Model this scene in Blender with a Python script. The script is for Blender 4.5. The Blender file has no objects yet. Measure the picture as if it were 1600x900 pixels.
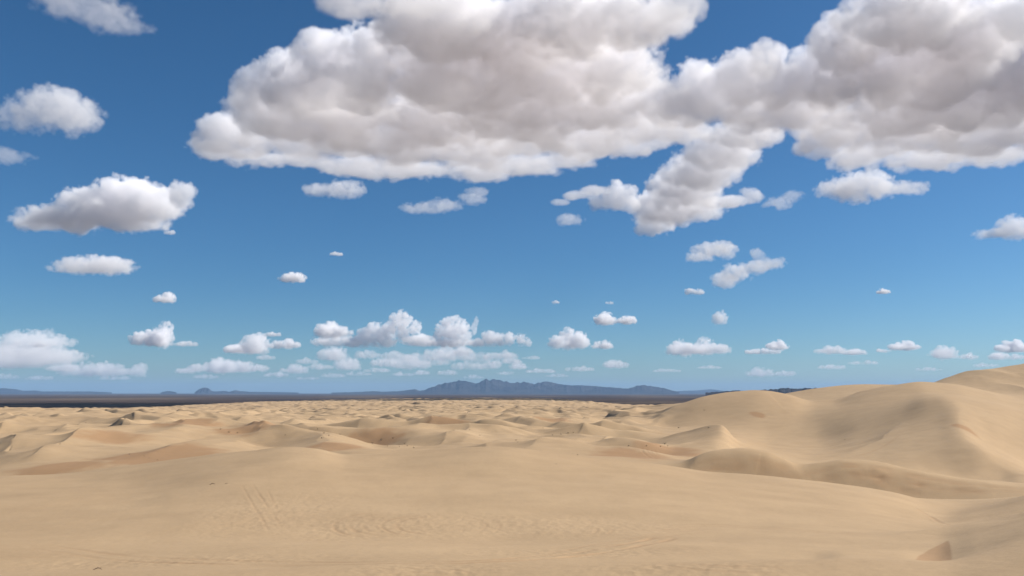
import bpy, math, time
import numpy as np
from mathutils import Vector

T0 = time.time()
R = math.radians
sc = bpy.context.scene
COL = sc.collection

# ------------------------------------------------------------------ camera
CAMZ = 60.0             # metres above the desert plain
F = 1331.0              # focal length in pixels of the 1600 px wide photograph
PITCH = R(7.0)
cam_data = bpy.data.cameras.new('camera')
cam = bpy.data.objects.new('camera', cam_data)
COL.objects.link(cam)
cam.location = (0, 0, CAMZ)
cam.rotation_euler = (R(90) + PITCH, 0, 0)
cam_data.sensor_width = 36.0
cam_data.lens = 36.0 * F / 1600.0
cam_data.clip_start = 0.5
cam_data.clip_end = 400000.0
sc.camera = cam

# ------------------------------------------------------------------ light
SUN_EL, SUN_AZ = 40.0, 80.0       # azimuth clockwise from the view direction (+Y)
world = bpy.data.worlds.new('World')
sc.world = world
world.use_nodes = True
nt = world.node_tree
bg = nt.nodes['Background']
sky = nt.nodes.new('ShaderNodeTexSky')
sky.sky_type = 'NISHITA'
sky.sun_disc = False
sky.sun_elevation = R(SUN_EL)
sky.sun_rotation = R(SUN_AZ)
sky.altitude = 2000.0
sky.air_density = 1.0
sky.dust_density = 2.5
sky.ozone_density = 8.0
hs = nt.nodes.new('ShaderNodeHueSaturation')          # the phone camera's colour response
hs.inputs['Saturation'].default_value = 1.12
tint = nt.nodes.new('ShaderNodeVectorMath'); tint.operation = 'MULTIPLY'
tint.inputs[1].default_value = (0.925, 1.0, 0.915)
nt.links.new(sky.outputs['Color'], hs.inputs['Color'])
nt.links.new(hs.outputs['Color'], tint.inputs[0])
nt.links.new(tint.outputs[0], bg.inputs['Color'])
bg.inputs['Strength'].default_value = 0.073

sun_data = bpy.data.lights.new('sun', 'SUN')
sun_data.energy = 5.0
sun_data.angle = R(0.5)
sun_data.color = (1.0, 0.95, 0.88)
sun = bpy.data.objects.new('sun', sun_data)
COL.objects.link(sun)
sd = Vector((math.sin(R(SUN_AZ)) * math.cos(R(SUN_EL)), math.cos(R(SUN_AZ)) * math.cos(R(SUN_EL)), math.sin(R(SUN_EL))))
sun.rotation_euler = sd.to_track_quat('Z', 'Y').to_euler()

sc.view_settings.view_transform = 'Standard'
sc.view_settings.look = 'None'
sc.view_settings.gamma = 1.0
sc.view_settings.exposure = 0.50
sc.view_settings.use_curve_mapping = False

sc.render.engine = 'CYCLES'
cy = sc.cycles
cy.max_bounces = 26
cy.diffuse_bounces = 3
cy.glossy_bounces = 1
cy.volume_bounces = 24
cy.volume_step_rate = 1.0
cy.volume_max_steps = 512
cy.use_adaptive_sampling = True
cy.adaptive_threshold = 0.02
cy.use_denoising = True
cy.denoiser = 'OPENIMAGEDENOISE'
cy.sample_clamp_indirect = 6.0

# ------------------------------------------------------------------ helpers
def ray(px, py):
    """unit-forward ray (x, y, z) of a photograph pixel"""
    x = (px - 800.0) / F
    u = -(py - 450.0) / F
    y = math.cos(PITCH) - u * math.sin(PITCH)
    z = math.sin(PITCH) + u * math.cos(PITCH)
    return x, y, z

def at(px, py, Y):
    """world point on that ray at forward distance Y"""
    x, y, z = ray(px, py)
    return (x / y * Y, Y, CAMZ + z / y * Y)

def tag(o, label=None, cat=None, group=None, kind=None):
    if label: o['label'] = label
    if cat: o['category'] = cat
    if group: o['group'] = group
    if kind: o['kind'] = kind
    return o
# ------------------------------------------------------------------ materials
def new_mat(name):
    m = bpy.data.materials.new(name)
    m.use_nodes = True
    n = m.node_tree
    return m, n, n.nodes['Principled BSDF']

def noise_node(n, scale, detail=6, rough=0.55, vec=None):
    t = n.nodes.new('ShaderNodeTexNoise')
    t.inputs['Scale'].default_value = scale
    t.inputs['Detail'].default_value = detail
    t.inputs['Roughness'].default_value = rough
    if vec is not None: n.links.new(vec, t.inputs['Vector'])
    return t

def ramp_node(n, fac, stops):
    r = n.nodes.new('ShaderNodeValToRGB')
    e = r.color_ramp.elements
    while len(e) < len(stops): e.new(0.5)
    for el, (p, c) in zip(e, stops):
        el.position = p; el.color = (*c, 1)
    n.links.new(fac, r.inputs['Fac'])
    return r

def mix_node(n, fac, a, b):
    m = n.nodes.new('ShaderNodeMix'); m.data_type = 'RGBA'
    if isinstance(fac, float): m.inputs[0].default_value = fac
    else: n.links.new(fac, m.inputs[0])
    for s, v in ((m.inputs[6], a), (m.inputs[7], b)):
        if isinstance(v, tuple): s.default_value = (*v, 1)
        else: n.links.new(v, s)
    return m.outputs[2]

def sand_material():
    m, n, b = new_mat('dune_sand')
    g = n.nodes.new('ShaderNodeNewGeometry')
    big = noise_node(n, 0.012, 4, 0.5, g.outputs['Position'])
    base = ramp_node(n, big.outputs['Fac'], [(0.3, SAND_A), (0.7, SAND_B)])
    # streaks of coarser grain
    mp = n.nodes.new('ShaderNodeMapping'); mp.inputs['Scale'].default_value = (0.06, 0.13, 0.1)
    mp.inputs['Rotation'].default_value = (0, 0, R(12))
    n.links.new(g.outputs['Position'], mp.inputs['Vector'])
    st = noise_node(n, 1.0, 8, 0.6, mp.outputs['Vector'])
    str_ = ramp_node(n, st.outputs['Fac'], [(0.45, (0, 0, 0)), (0.8, (0.45, 0.45, 0.45))])
    mid = noise_node(n, 0.14, 5, 0.6, g.outputs['Position'])
    midr = ramp_node(n, mid.outputs['Fac'], [(0.35, (0.955, 0.95, 0.945)), (0.65, (1.03, 1.03, 1.03))])
    c1 = mix_node(n, str_.outputs['Color'], base.outputs['Color'], tuple(v * 0.86 for v in SAND_A))
    fine = noise_node(n, 2.2, 10, 0.75, g.outputs['Position'])
    fr = ramp_node(n, fine.outputs['Fac'], [(0.30, (0.93, 0.925, 0.92)), (0.72, (1.06, 1.06, 1.06))])
    mul = n.nodes.new('ShaderNodeMix'); mul.data_type = 'RGBA'; mul.blend_type = 'MULTIPLY'
    mul.inputs[0].default_value = 1.0
    n.links.new(c1, mul.inputs[6]); n.links.new(fr.outputs['Color'], mul.inputs[7])
    mu2 = n.nodes.new('ShaderNodeMix'); mu2.data_type = 'RGBA'; mu2.blend_type = 'MULTIPLY'
    mu2.inputs[0].default_value = 1.0
    n.links.new(mul.outputs[2], mu2.inputs[6]); n.links.new(midr.outputs['Color'], mu2.inputs[7])
    at_ = n.nodes.new('ShaderNodeAttribute'); at_.attribute_name = 'coarse_and_shade'
    c2 = mix_node(n, at_.outputs['Fac'], mu2.outputs[2], COARSE_AND_SHADE)
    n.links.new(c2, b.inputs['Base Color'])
    b.inputs['Roughness'].default_value = 0.95
    b.inputs['Specular IOR Level'].default_value = 0.15
    # wind ripples and grain
    wv = noise_node(n, 1.6, 8, 0.7, g.outputs['Position'])
    bp = n.nodes.new('ShaderNodeBump'); bp.inputs['Strength'].default_value = 0.4; bp.inputs['Distance'].default_value = 0.08
    n.links.new(wv.outputs['Fac'], bp.inputs['Height'])
    n.links.new(bp.outputs['Normal'], b.inputs['Normal'])
    return m

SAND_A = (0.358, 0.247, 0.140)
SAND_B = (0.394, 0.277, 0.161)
COARSE_AND_SHADE = (0.29, 0.172, 0.088)

# ------------------------------------------------------------------ noise on arrays
_perm = np.random.default_rng(3).permutation(4096).astype(np.int32)
def noise2(x, y, seed=0):
    xi = np.floor(x); yi = np.floor(y)
    xf = (x - xi).astype(np.float32); yf = (y - yi).astype(np.float32)
    xi = xi.astype(np.int64); yi = yi.astype(np.int64)
    def gr(i, j, dx, dy):
        h = _perm[(_perm[(i + seed * 131) & 4095] + j) & 4095]
        a = h.astype(np.float32) * (2 * math.pi / 4096)
        return np.cos(a) * dx + np.sin(a) * dy
    u = xf ** 3 * (xf * (xf * 6 - 15) + 10); v = yf ** 3 * (yf * (yf * 6 - 15) + 10)
    a = gr(xi, yi, xf, yf); b = gr(xi + 1, yi, xf - 1, yf)
    c = gr(xi, yi + 1, xf, yf - 1); d = gr(xi + 1, yi + 1, xf - 1, yf - 1)
    return (a + (b - a) * u) * (1 - v) + (c + (d - c) * u) * v      # about -0.7..0.7

def fbm2(x, y, octv, seed=0, gain=0.5):
    s = 0; a = 1.0
    for o in range(octv):
        s = s + a * noise2(x, y, seed + o); x = x * 2.03 + 17.1; y = y * 2.03 + 9.7; a *= gain
    return s

def sstep(a, b, x):
    t = np.clip((x - a) / (b - a), 0, 1)
    return t * t * (3 - 2 * t)

def mesh_grid(name, X, Y, Z, mat, kind='structure'):
    nr, nc = Z.shape
    me = bpy.data.meshes.new(name)
    me.vertices.add(nr * nc)
    co = np.stack([X, Y, Z], -1).astype(np.float32).ravel()
    me.vertices.foreach_set('co', co)
    i = np.arange(nr - 1)[:, None] * nc + np.arange(nc - 1)[None, :]
    q = np.stack([i, i + 1, i + nc + 1, i + nc], -1).astype(np.int32)
    nf = q.size // 4
    me.loops.add(nf * 4); me.polygons.add(nf)
    me.loops.foreach_set('vertex_index', q.ravel())
    me.polygons.foreach_set('loop_start', np.arange(nf, dtype=np.int32) * 4)
    me.polygons.foreach_set('use_smooth', np.ones(nf, bool))
    me.update(calc_edges=True)
    me.materials.append(mat)
    ob = bpy.data.objects.new(name, me)
    COL.objects.link(ob)
    if kind: ob['kind'] = kind
    return ob

# ------------------------------------------------------------------ dune terrain
# each row lists how high the ground stands (as the picture row it is seen at) along one distance
HZ = 613.4
ROWS = [
 (2,   {-900:19000, 2500:19000}),
 (5,   {-900:4190, 2500:4190}),
 (12,  {-900:1900, 2500:1900}),
 (30,  {-900:1160, 0:1160, 800:1155, 1600:1150, 2500:1100}),
 (50,  {-900:915, 0:908, 400:904, 650:905, 850:899, 1000:895, 1250:885, 1350:884, 1450:882, 1520:872, 1600:857, 1750:820, 2100:760, 2500:740}),
 (60, {-900:905, 0:890, 400:886, 650:876, 850:872, 1000:874, 1250:874, 1300:868, 1380:872, 1440:881, 1500:863, 1600:829, 1750:795, 2100:820, 2500:800}),
 (71, {-900:888, 0:864, 400:858, 650:855, 850:856, 1000:854, 1250:855, 1330:857, 1400:859, 1440:860, 1500:843, 1560:825, 1600:814, 1750:775, 2100:760, 2500:745}),
 (85, {-900:870, 0:838, 400:832, 650:836, 800:840, 1000:834, 1200:836, 1350:838, 1440:834, 1500:823, 1560:811, 1600:799, 1750:760, 2100:720, 2500:700}),
 (100, {-900:850, 0:812, 400:803, 650:803, 800:804, 1000:806, 1200:815, 1350:822, 1440:826, 1500:826, 1600:818, 1750:800, 2100:780, 2500:770}),
 (130, {-900:820, 0:772, 200:768, 400:748, 600:752, 800:754, 1000:762, 1150:774, 1250:781, 1330:790, 1400:803, 1450:810, 1500:801, 1600:777, 1750:760, 2500:760}),
 (170, {-900:790, -200:762, 0:745, 100:741, 200:729, 300:716, 400:704, 460:698, 500:701, 550:710, 600:709, 700:703, 780:699, 850:705, 940:717, 1000:723, 1060:732, 1100:738, 1200:745, 1300:757, 1380:770, 1430:784, 1480:790, 1540:783, 1600:772, 1750:760, 2500:750}),
 (200, {-900:785, 0:782, 200:772, 300:762, 450:754, 600:752, 780:745, 940:748, 1060:752, 1150:762, 1250:774, 1350:780, 1400:778, 1500:780, 1600:774, 1750:760, 2500:740}),
 (219, {-900:775, 0:768, 200:758, 300:752, 450:745, 600:742, 780:738, 940:742, 1030:752, 1080:766, 1150:784, 1200:790, 1240:790, 1300:796, 1350:799, 1450:798, 1520:788, 1600:778, 1750:760, 2500:735}),
 (235, {-900:760, 0:750, 100:742, 200:738, 300:735, 450:728, 600:722, 780:722, 940:728, 1000:728, 1030:728, 1060:726, 1085:718, 1115:712, 1150:710, 1185:713, 1215:723, 1240:730, 1270:728, 1310:723, 1350:726, 1400:737, 1450:745, 1520:753, 1600:758, 1750:755, 2500:730}),
 (290, {-900:740, 0:722, 200:718, 300:714, 450:715, 600:712, 780:712, 900:714, 1000:716, 1060:720, 1140:726, 1200:738, 1300:748, 1400:758, 1480:768, 1540:770, 1600:768, 1700:755, 1800:715, 2500:700}),
 (345, {-900:725, 0:700, 200:704, 300:700, 450:702, 600:700, 700:700, 780:706, 900:708, 960:712, 1040:712, 1070:706, 1110:700, 1145:714, 1200:722, 1300:731, 1400:740, 1480:750, 1540:750, 1575:744, 1600:744, 1700:725, 2500:690}),
 (372, {-900:720, 0:695, 200:698, 300:695, 450:696, 600:696, 700:696, 780:700, 900:703, 980:708, 1040:704, 1070:696, 1120:686, 1145:706, 1200:714, 1260:722, 1330:722, 1400:716, 1450:710, 1505:701, 1550:716, 1600:737, 1700:718, 2500:680}),
 (400, {-900:715, 0:690, 200:692, 300:690, 450:690, 600:692, 700:692, 780:694, 900:698, 980:703, 1020:700, 1060:690, 1120:676, 1145:698, 1200:709, 1260:714, 1330:708, 1400:698, 1450:690, 1486:684, 1530:700, 1560:714, 1600:729, 1700:712, 2500:670}),
 (470, {-900:700, 0:680, 200:684, 300:680, 450:680, 600:678, 780:682, 900:684, 1000:690, 1120:684, 1200:700, 1260:702, 1330:688, 1400:668, 1450:653, 1482:645, 1530:656, 1600:676, 1700:676, 2500:640}),
 (530, {-900:690, 0:673, 200:676, 300:672, 450:674, 600:672, 780:672, 900:674, 1000:680, 1120:682, 1200:690, 1260:688, 1330:664, 1400:640, 1440:624, 1465:620, 1500:624, 1550:634, 1600:646, 1700:640, 2500:620}),
 (610, {-900:680, 0:664, 300:664, 600:666, 780:665, 900:667, 1000:676, 1100:666, 1180:656, 1240:654, 1300:642, 1360:628, 1410:619, 1440:615, 1480:617, 1540:628, 1600:640, 1700:634, 2500:610}),
 (720, {-900:670, 0:656, 300:658, 600:660, 780:658, 900:661, 1000:655, 1050:636, 1100:621, 1140:615, 1180:612, 1225:618, 1265:629, 1290:629, 1340:615, 1390:603, 1430:597, 1480:600, 1530:610, 1600:622, 1700:620, 2500:600}),
 (850, {-900:662, 0:650, 300:653, 600:655, 780:653, 900:655, 1000:648, 1060:640, 1120:630, 1180:626, 1240:632, 1320:624, 1400:612, 1500:616, 1600:620, 1700:605, 2500:585}),
 (1020,{-900:655, 0:645, 300:648, 600:650, 780:648, 900:648, 1000:640, 1060:630, 1120:625, 1180:622, 1230:613, 1290:604, 1340:601, 1390:602, 1440:602, 1470:593, 1520:580, 1560:573, 1600:566, 1700:552, 2500:530}),
 (1300,{-900:650, 0:642, 300:645, 600:645, 780:643, 900:643, 1000:641, 1100:636, 1200:630, 1300:622, 1400:622, 1500:610, 1600:600, 2500:580}),
 (1700,{-900:645, 0:640, 300:643, 600:639, 780:637, 900:638, 1000:640, 1100:641, 1200:638, 1400:632, 1600:625, 2500:600}),
 (2400,{-900:643, 0:640, 300:637, 600:631, 780:629, 900:631, 1000:637, 1100:641, 1200:640, 1600:635, 2500:620}),
 (4000,{-900:634, 0:634, 300:630, 600:625, 780:623.5, 900:625, 1000:630, 1200:634, 1600:634, 2500:630}),
 (6500,{-900:627, 0:627, 400:625.5, 600:623, 780:622, 900:623, 1000:626, 2500:626}),
 (9000,{-900:624, 2500:624}),
]

def pchip_slopes(x, y):
    """monotone cubic slopes along the first axis; x is (k,), y is (k, n)"""
    h = np.diff(x)[:, None]; d = np.diff(y, axis=0) / h
    m = np.zeros_like(y)
    w1 = 2 * h[1:] + h[:-1]; w2 = h[1:] + 2 * h[:-1]
    ok = d[1:] * d[:-1] > 0
    with np.errstate(divide='ignore', invalid='ignore'):
        hm = (w1 + w2) / (w1 / d[:-1] + w2 / d[1:])
    m[1:-1] = np.where(ok, hm, 0)
    m[0] = d[0]; m[-1] = d[-1]
    return m

def rows_to_height(px, LD):
    """height relative to the camera at picture columns px and log distances LD -> (len(LD), len(px))"""
    K = []
    for D, kv in ROWS:
        xs = np.array(sorted(kv), float); ys = np.array([kv[int(v)] for v in xs], float)
        m = pchip_slopes(xs, ys[:, None])[:, 0]
        i = np.clip(np.searchsorted(xs, px) - 1, 0, len(xs) - 2)
        h = xs[i + 1] - xs[i]; t = np.clip((px - xs[i]) / h, 0, 1)
        y = (2*t**3-3*t**2+1)*ys[i] + (t**3-2*t**2+t)*h*m[i] + (-2*t**3+3*t**2)*ys[i+1] + (t**3-t**2)*h*m[i+1]
        u = -(y - 450.0) / F
        K.append(D * (math.sin(PITCH) + u * math.cos(PITCH)) / (math.cos(PITCH) - u * math.sin(PITCH)))
    K = np.array(K)
    lx = np.log([r[0] for r in ROWS])
    m = pchip_slopes(lx, K)
    i = np.clip(np.searchsorted(lx, LD) - 1, 0, len(lx) - 2)
    h = (lx[i + 1] - lx[i])[:, None]; t = ((LD - lx[i])[:, None]) / h
    return (2*t**3-3*t**2+1)*K[i] + (t**3-2*t**2+t)*h*m[i] + (-2*t**3+3*t**2)*K[i+1] + (t**3-t**2)*h*m[i+1]

def dune_field(X, Y):
    """metre-scale crests of the open dune sea, windward side gentle, slip face steep"""
    out = 0
    w1 = fbm2(X / 150, Y / 150, 2, 11); w2 = fbm2(X / 150 + 50, Y / 150, 2, 13)
    for k, (ang, lam, amp, sh) in enumerate(((28, 70, 5.4, 0.60), (-20, 43, 2.9, 0.60), (62, 110, 4.5, 0.60), (8, 27, 2.0, 0.62))):
        a = R(ang)
        u = (X * math.cos(a) + Y * math.sin(a)) / lam
        v = (-X * math.sin(a) + Y * math.cos(a)) / lam
        ph = u + 1.5 * (w1 if k != 1 else w2) + 0.55 * noise2(u * 0.9, v * 0.8, 20 + k) + 0.22 * noise2(u * 2.3, v * 2.1, 24 + k)
        t = ph - np.floor(ph)
        # slip face on the low-x side (faces left, away from the sun)
        s = 1 - sh
        p = np.where(t < s, t / s, (1 - t) / sh)
        p = p * p * (3 - 2 * p) * 0.3 + p * 0.7
        am = np.clip(0.55 + 1.0 * noise2(u * 0.55 + 7, v * 0.42, 30 + k), 0.05, 1.2)
        # the near dunes are broad; the small ones crowd together farther off
        wd = (0.5 + 0.6 * sstep(400, 800, Y)) if lam < 50 else (1.0 + 0.35 * (1 - sstep(450, 900, Y)) if lam > 100 else 1.0)
        out = out + amp * wd * am * (p - 0.35)
    return out + 0.5 * fbm2(X / 16, Y / 16, 2, 40)

# tyre tracks: (list of (px, distance), width, depth)
def smoothcols(A, s):
    r = int(3 * s)
    k = np.exp(-0.5 * (np.arange(-r, r + 1) / s) ** 2); k /= k.sum()
    P = np.pad(A, ((0, 0), (r, r)), mode='edge')
    o = np.zeros_like(A)
    for i, w in enumerate(k): o += w * P[:, i:i + A.shape[1]]
    return o

# crest lines: [(px, distance) ...], height, reach on the left of the path, reach on its right (metres)
RIDGES = [
 ([(95,430),(120,470),(150,540)], 3.6, 9, 34), ([(290,400),(300,440),(330,500)], 3.6, 9, 32), ([(0,400),(12,440),(30,500)], 3.6, 9, 30),
 ([(470,560),(500,620),(540,700)], 3.8, 10, 36), ([(650,430),(668,470),(700,540)], 3.4, 9, 34), ([(410,380),(425,410),(455,450)], 3.4, 9, 30),
 ([(880,540),(900,600),(935,680)], 3.6, 10, 36), ([(270,640),(300,700),(350,800)], 4.0, 12, 40), ([(930,360),(945,390),(975,430)], 2.8, 8, 26),
 ([(1640,330),(1575,344),(1522,364),(1492,393),(1484,422),(1487,456),(1480,500)], 1.3, 20, 12),
 ([(1128,350),(1137,383),(1120,403),(1060,415),(985,420)], 2.8, 8, 14),
 ([(1060,224),(1085,233),(1115,238),(1150,239),(1185,238),(1215,234),(1242,228)], 1.2, 5, 10),
 ([(1225,228),(1270,234),(1310,238),(1350,238),(1400,235),(1450,233),(1520,231),(1620,228)], 1.0, 6, 9),
 ([(1395,84),(1450,86),(1500,87),(1560,86),(1640,85)], 0.6, 2.5, 5),
 ([(1466,60),(1461,66),(1459,75)], 0.4, 3.0, 6),
 ([(1320,400),(1365,430),(1395,480)], 1.6, 7, 26),
 ([(1250,690),(1290,700),(1340,715),(1390,730)], 2.5, 20, 30),
 ([(1030,690),(1100,720),(1180,735),(1240,720)], 2.0, 25, 35),
 ([(1480,1000),(1530,960),(1580,930)], 6.0, 30, 60),
 ([(1562,900),(1600,860),(1640,840)], 6.0, 12, 25),
 ([(30,285),(42,330),(45,372)], 5.0, 9, 30),
 ([(70,262),(105,290),(140,330),(165,400)], 5.0, 8, 34),
 ([(185,400),(200,450),(222,530),(214,640)], 5.4, 10, 40),
 ([(250,262),(330,300),(360,330)], 4.0, 9, 30),
 ([(0,520),(60,600),(110,640)], 5.0, 14, 30),
 ([(330,420),(380,470),(420,560)], 4.2, 11, 40),
 ([(560,480),(578,520),(600,600)], 4.0, 9, 30),
 ([(690,360),(712,395),(740,450)], 4.0, 9, 30),
 ([(757,300),(778,330),(815,380)], 3.8, 8, 30),
 ([(752,480),(769,530),(800,600)], 3.8, 10, 45),
 ([(800,500),(820,540),(860,640)], 3.4, 10, 45),
 ([(828,290),(850,320),(900,370)], 4.0, 8, 34),
 ([(890,430),(940,480),(990,560)], 4.0, 12, 45),
 ([(640,700),(700,760),(760,900)], 3.5, 14, 40),
 ([(1015,330),(1060,345),(1085,362)], 1.8, 6, 10),
]

def add_ridges(Z, PX, D, X, Y):
    for path, A, wl, wr in RIDGES:
        P = np.array([((px - 800) / F * d / math.cos(PITCH), d) for px, d in path])
        pad = 3.5 * max(wl, wr)
        jm = (D[:, 0] > P[:, 1].min() - pad) & (D[:, 0] < P[:, 1].max() + pad)
        js = np.where(jm)[0]; j0, j1 = js[0], js[-1] + 1
        x = X[j0:j1]; y = Y[j0:j1]
        wob = 0.10 * max(wl, wr) * noise2(x / 22, y / 22, 71) + 0.05 * max(wl, wr) * noise2(x / 9, y / 9, 72)
        best = np.full(x.shape, 1e9); side = np.zeros(x.shape); tt = np.zeros(x.shape)
        L = np.concatenate([[0], np.cumsum(np.hypot(*np.diff(P, axis=0).T))])
        for k in range(len(P) - 1):
            ax, ay = P[k]; bx, by = P[k + 1]
            dx, dy = bx - ax, by - ay; l2 = dx * dx + dy * dy
            t = ((x - ax) * dx + (y - ay) * dy) / l2
            tc = np.clip(t, 0, 1)
            qx, qy = x - ax - tc * dx, y - ay - tc * dy
            d = np.hypot(qx, qy)
            m = d < best
            best = np.where(m, d, best)
            side = np.where(m, (dx * (y - ay) - dy * (x - ax)) / math.sqrt(l2), side)      # > 0: left of the path
            tt = np.where(m, (L[k] + tc * (L[k + 1] - L[k])) / L[-1], tt)
        r = np.clip(side / np.maximum(best, 1e-3), -1, 1)
        r = 0.5 + 0.5 * np.sin(r * (math.pi / 2))
        w = wr + (wl - wr) * r
        e = np.abs(best + wob * (2 * r - 1)) / w
        e = np.sqrt(e * e + 0.0016) - 0.04
        taper = np.sin(np.pi * np.clip(0.12 + 0.8 * tt, 0, 1)) ** 0.7
        Z[j0:j1] += A * taper * np.exp(-e) * (1 - sstep(2.2, 3.5, best / w))
    return Z

# floors where the wind has bared coarser, redder sand: (px, distance, half width m, half depth m)
FLOORS = [(985,713,14,26),(1040,709,14,24),(262,712,22,26),(120,728,16,16),(540,694,12,20),(590,690,16,22),
          (1178,648,6,12),(1492,668,6,10),(700,660,16,30),(860,656,14,26),(400,664,20,30),(300,660,18,26),(190,682,12,18)]

def edge_dist(px):
    """how far the dune sea reaches before the open plain, per picture column"""
    return np.interp(px, [-900, -100, 60, 150, 240, 330, 420, 600, 750, 850, 930, 985, 1040, 1100, 1200, 1400, 2500],
                     [2300, 2300, 2350, 2300, 2500, 3500, 4200, 5000, 5400, 4900, 3300, 3000, 3600, 2600, 2100, 2000, 2000])

def terrain_height(PX, D, X, Y, H):
    """H: smooth height relative to camera; returns world z and the coarse mask"""
    amp = sstep(215, 420, D) * (1 - sstep(960, 1080, PX) * (1 - sstep(1100, 1500, D)) * 0.93)
    amp = np.maximum(amp, sstep(180, 240, D) * (1 - sstep(0, 420, PX)) * 0.5)
    amp = amp * (1 - 0.2 * sstep(2500, 6000, D))
    df = dune_field(X, Y)
    Z = CAMZ + H + amp * df
    Z = add_ridges(Z, PX, D, X, Y)
    # broad, soft undulations of the near dunes
    near = 1 - sstep(300, 700, D)
    Z = Z + near * sstep(20, 60, D) * (0.34 * fbm2(X / 26, Y / 30, 2, 51) + 0.05 * fbm2(X / 6, Y / 9, 3, 52))
    E = edge_dist(PX) * (1 + 0.10 * fbm2(X / 260, Y / 500, 3, 60))
    fall = sstep(0.90, 1.05, D / E)
    Z = Z * (1 - fall) + (-3.0) * fall
    return Z, df, amp
# columns: dense in the picture, sparse outside it
def build_terrain():
    inn = np.arange(-60, 1661, 1.5)
    left = -60 - np.cumsum(np.geomspace(3, 700, 50)); right = 1660 + np.cumsum(np.geomspace(3, 700, 50))
    px = np.concatenate([left[::-1], inn, right])
    ld0 = np.arange(math.log(2), math.log(12), 0.05)
    ld1 = np.arange(math.log(12), math.log(300), 0.0042)
    ld2 = np.arange(math.log(300), math.log(1500), 0.0030)
    ld3 = np.arange(math.log(1500), math.log(8800), 0.0034)
    LD = np.concatenate([ld0, ld1, ld2, ld3])
    H = rows_to_height(px, LD)
    H = smoothcols(H, 3.0)
    j = int(np.argmax(LD > math.log(300)))
    Hs = smoothcols(H.T.copy(), 7.0).T
    H[j + 20:] = Hs[j + 20:]
    w = np.linspace(0, 1, 40)[:, None]
    H[j - 20:j + 20] = H[j - 20:j + 20] * (1 - w) + Hs[j - 20:j + 20] * w
    PX, DD = np.meshgrid(px, np.exp(LD))
    X = (PX - 800) / F * DD / math.cos(PITCH); Y = DD
    Z, df, amp = terrain_height(PX, DD, X, Y, H)
    return px, LD, PX, DD, X, Y, Z, df, amp

px_, LD_, PX_, DD_, X_, Y_, Z_, df_, amp_ = build_terrain()

def locate(px, py):
    """where the ray of a photograph pixel first meets the dunes: (x, y, z)"""
    j = int(np.argmin(np.abs(px_ - px)))
    z = Z_[:, j] - CAMZ; d = DD_[:, j]
    a = np.arctan2(z, d) - PITCH
    row = 450 - F * np.tan(a)
    k = int(np.argmax(row <= py))
    if k == 0: k = 1
    t = (row[k - 1] - py) / max(row[k - 1] - row[k], 1e-6)
    t = min(max(t, 0), 1)
    D = d[k - 1] + t * (d[k] - d[k - 1])
    return (px - 800) / F * D / math.cos(PITCH), D, Z_[k - 1, j] + t * (Z_[k, j] - Z_[k - 1, j])

# tyre tracks: picture points, groove half width and depth in metres, distance between a pair of grooves (0: single)
TRACKS = [
 ([(398,758),(412,780),(430,806),(443,828)], .18, .09, 1.5), ([(428,764),(436,780),(446,800),(450,812)], .16, .06, 0),
 ([(520,800),(470,806),(420,812),(360,822)], .2, .06, 1.4),
 ([(600,802),(565,806),(545,815),(541,824),(556,834),(590,838)], .25, .12, 1.6),
 ([(612,806),(585,812),(573,821),(583,831)], .22, .10, 0),
 ([(668,806),(632,810),(610,819),(622,831),(660,836)], .22, .11, 1.5),
 ([(730,806),(760,812),(776,822),(760,832)], .2, .07, 1.5), ([(880,812),(920,818),(944,828),(930,836)], .2, .07, 1.5),
 ([(95,855),(150,864),(210,872),(300,877),(400,880),(500,881),(620,880),(720,877)], .35, .13, 2.0),
 ([(120,862),(200,875),(300,881),(420,884),(520,885)], .3, .10, 0),
 ([(700,880),(800,876),(880,868),(950,858),(1000,849),(1030,840)], .35, .28, 1.9),
 ([(840,874),(920,866),(980,856),(1015,846)], .3, .16, 0),
 ([(760,870),(840,868),(900,860),(960,848),(1020,836),(1100,829)], .3, .10, 1.8),
 ([(1040,823),(1100,820),(1180,825),(1260,831),(1330,834)], .3, .13, 1.7),
 ([(1000,830),(1060,826),(1140,828),(1220,833)], .25, .09, 0),
 ([(1412,794),(1424,802),(1440,812),(1458,820)], .3, .2, 0),
 ([(600,896),(650,890),(700,893),(720,899)], .2, .08, 1.4), ([(1020,880),(1070,886),(1140,890),(1230,892)], .25, .08, 1.6),
 ([(0,872),(60,868),(140,870)], .25, .07, 1.5),
 ([(1082,729),(1115,724),(1155,723),(1195,729),(1240,739)], .5, .8, 2.4), ([(1100,733),(1130,730),(1165,730),(1200,736)], .5, .6, 0),
 ([(1110,722),(1150,719),(1190,724),(1225,735)], .5, .6, 0),
 ([(1260,745),(1300,735),(1340,733),(1380,741),(1430,752),(1500,762),(1590,766)], .6, .9, 2.4),
 ([(1300,748),(1340,742),(1390,752),(1440,762),(1520,770)], .8, 1.1, 0), ([(1240,742),(1290,730),(1340,729),(1400,744),(1470,756)], .5, .7, 0),
 ([(1340,735),(1365,750),(1390,765),(1420,770)], .9, 1.3, 0), ([(1330,737),(1355,752),(1378,764)], .8, 1.0, 0),
 ([(1010,698),(1000,704),(1010,712),(1026,718)], .4, .25, 1.8), ([(1022,700),(1014,706),(1022,713),(1034,717)], .4, .25, 1.8),
 ([(1320,714),(1350,706),(1378,692),(1392,680)], .5, .2, 0),
]

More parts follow.
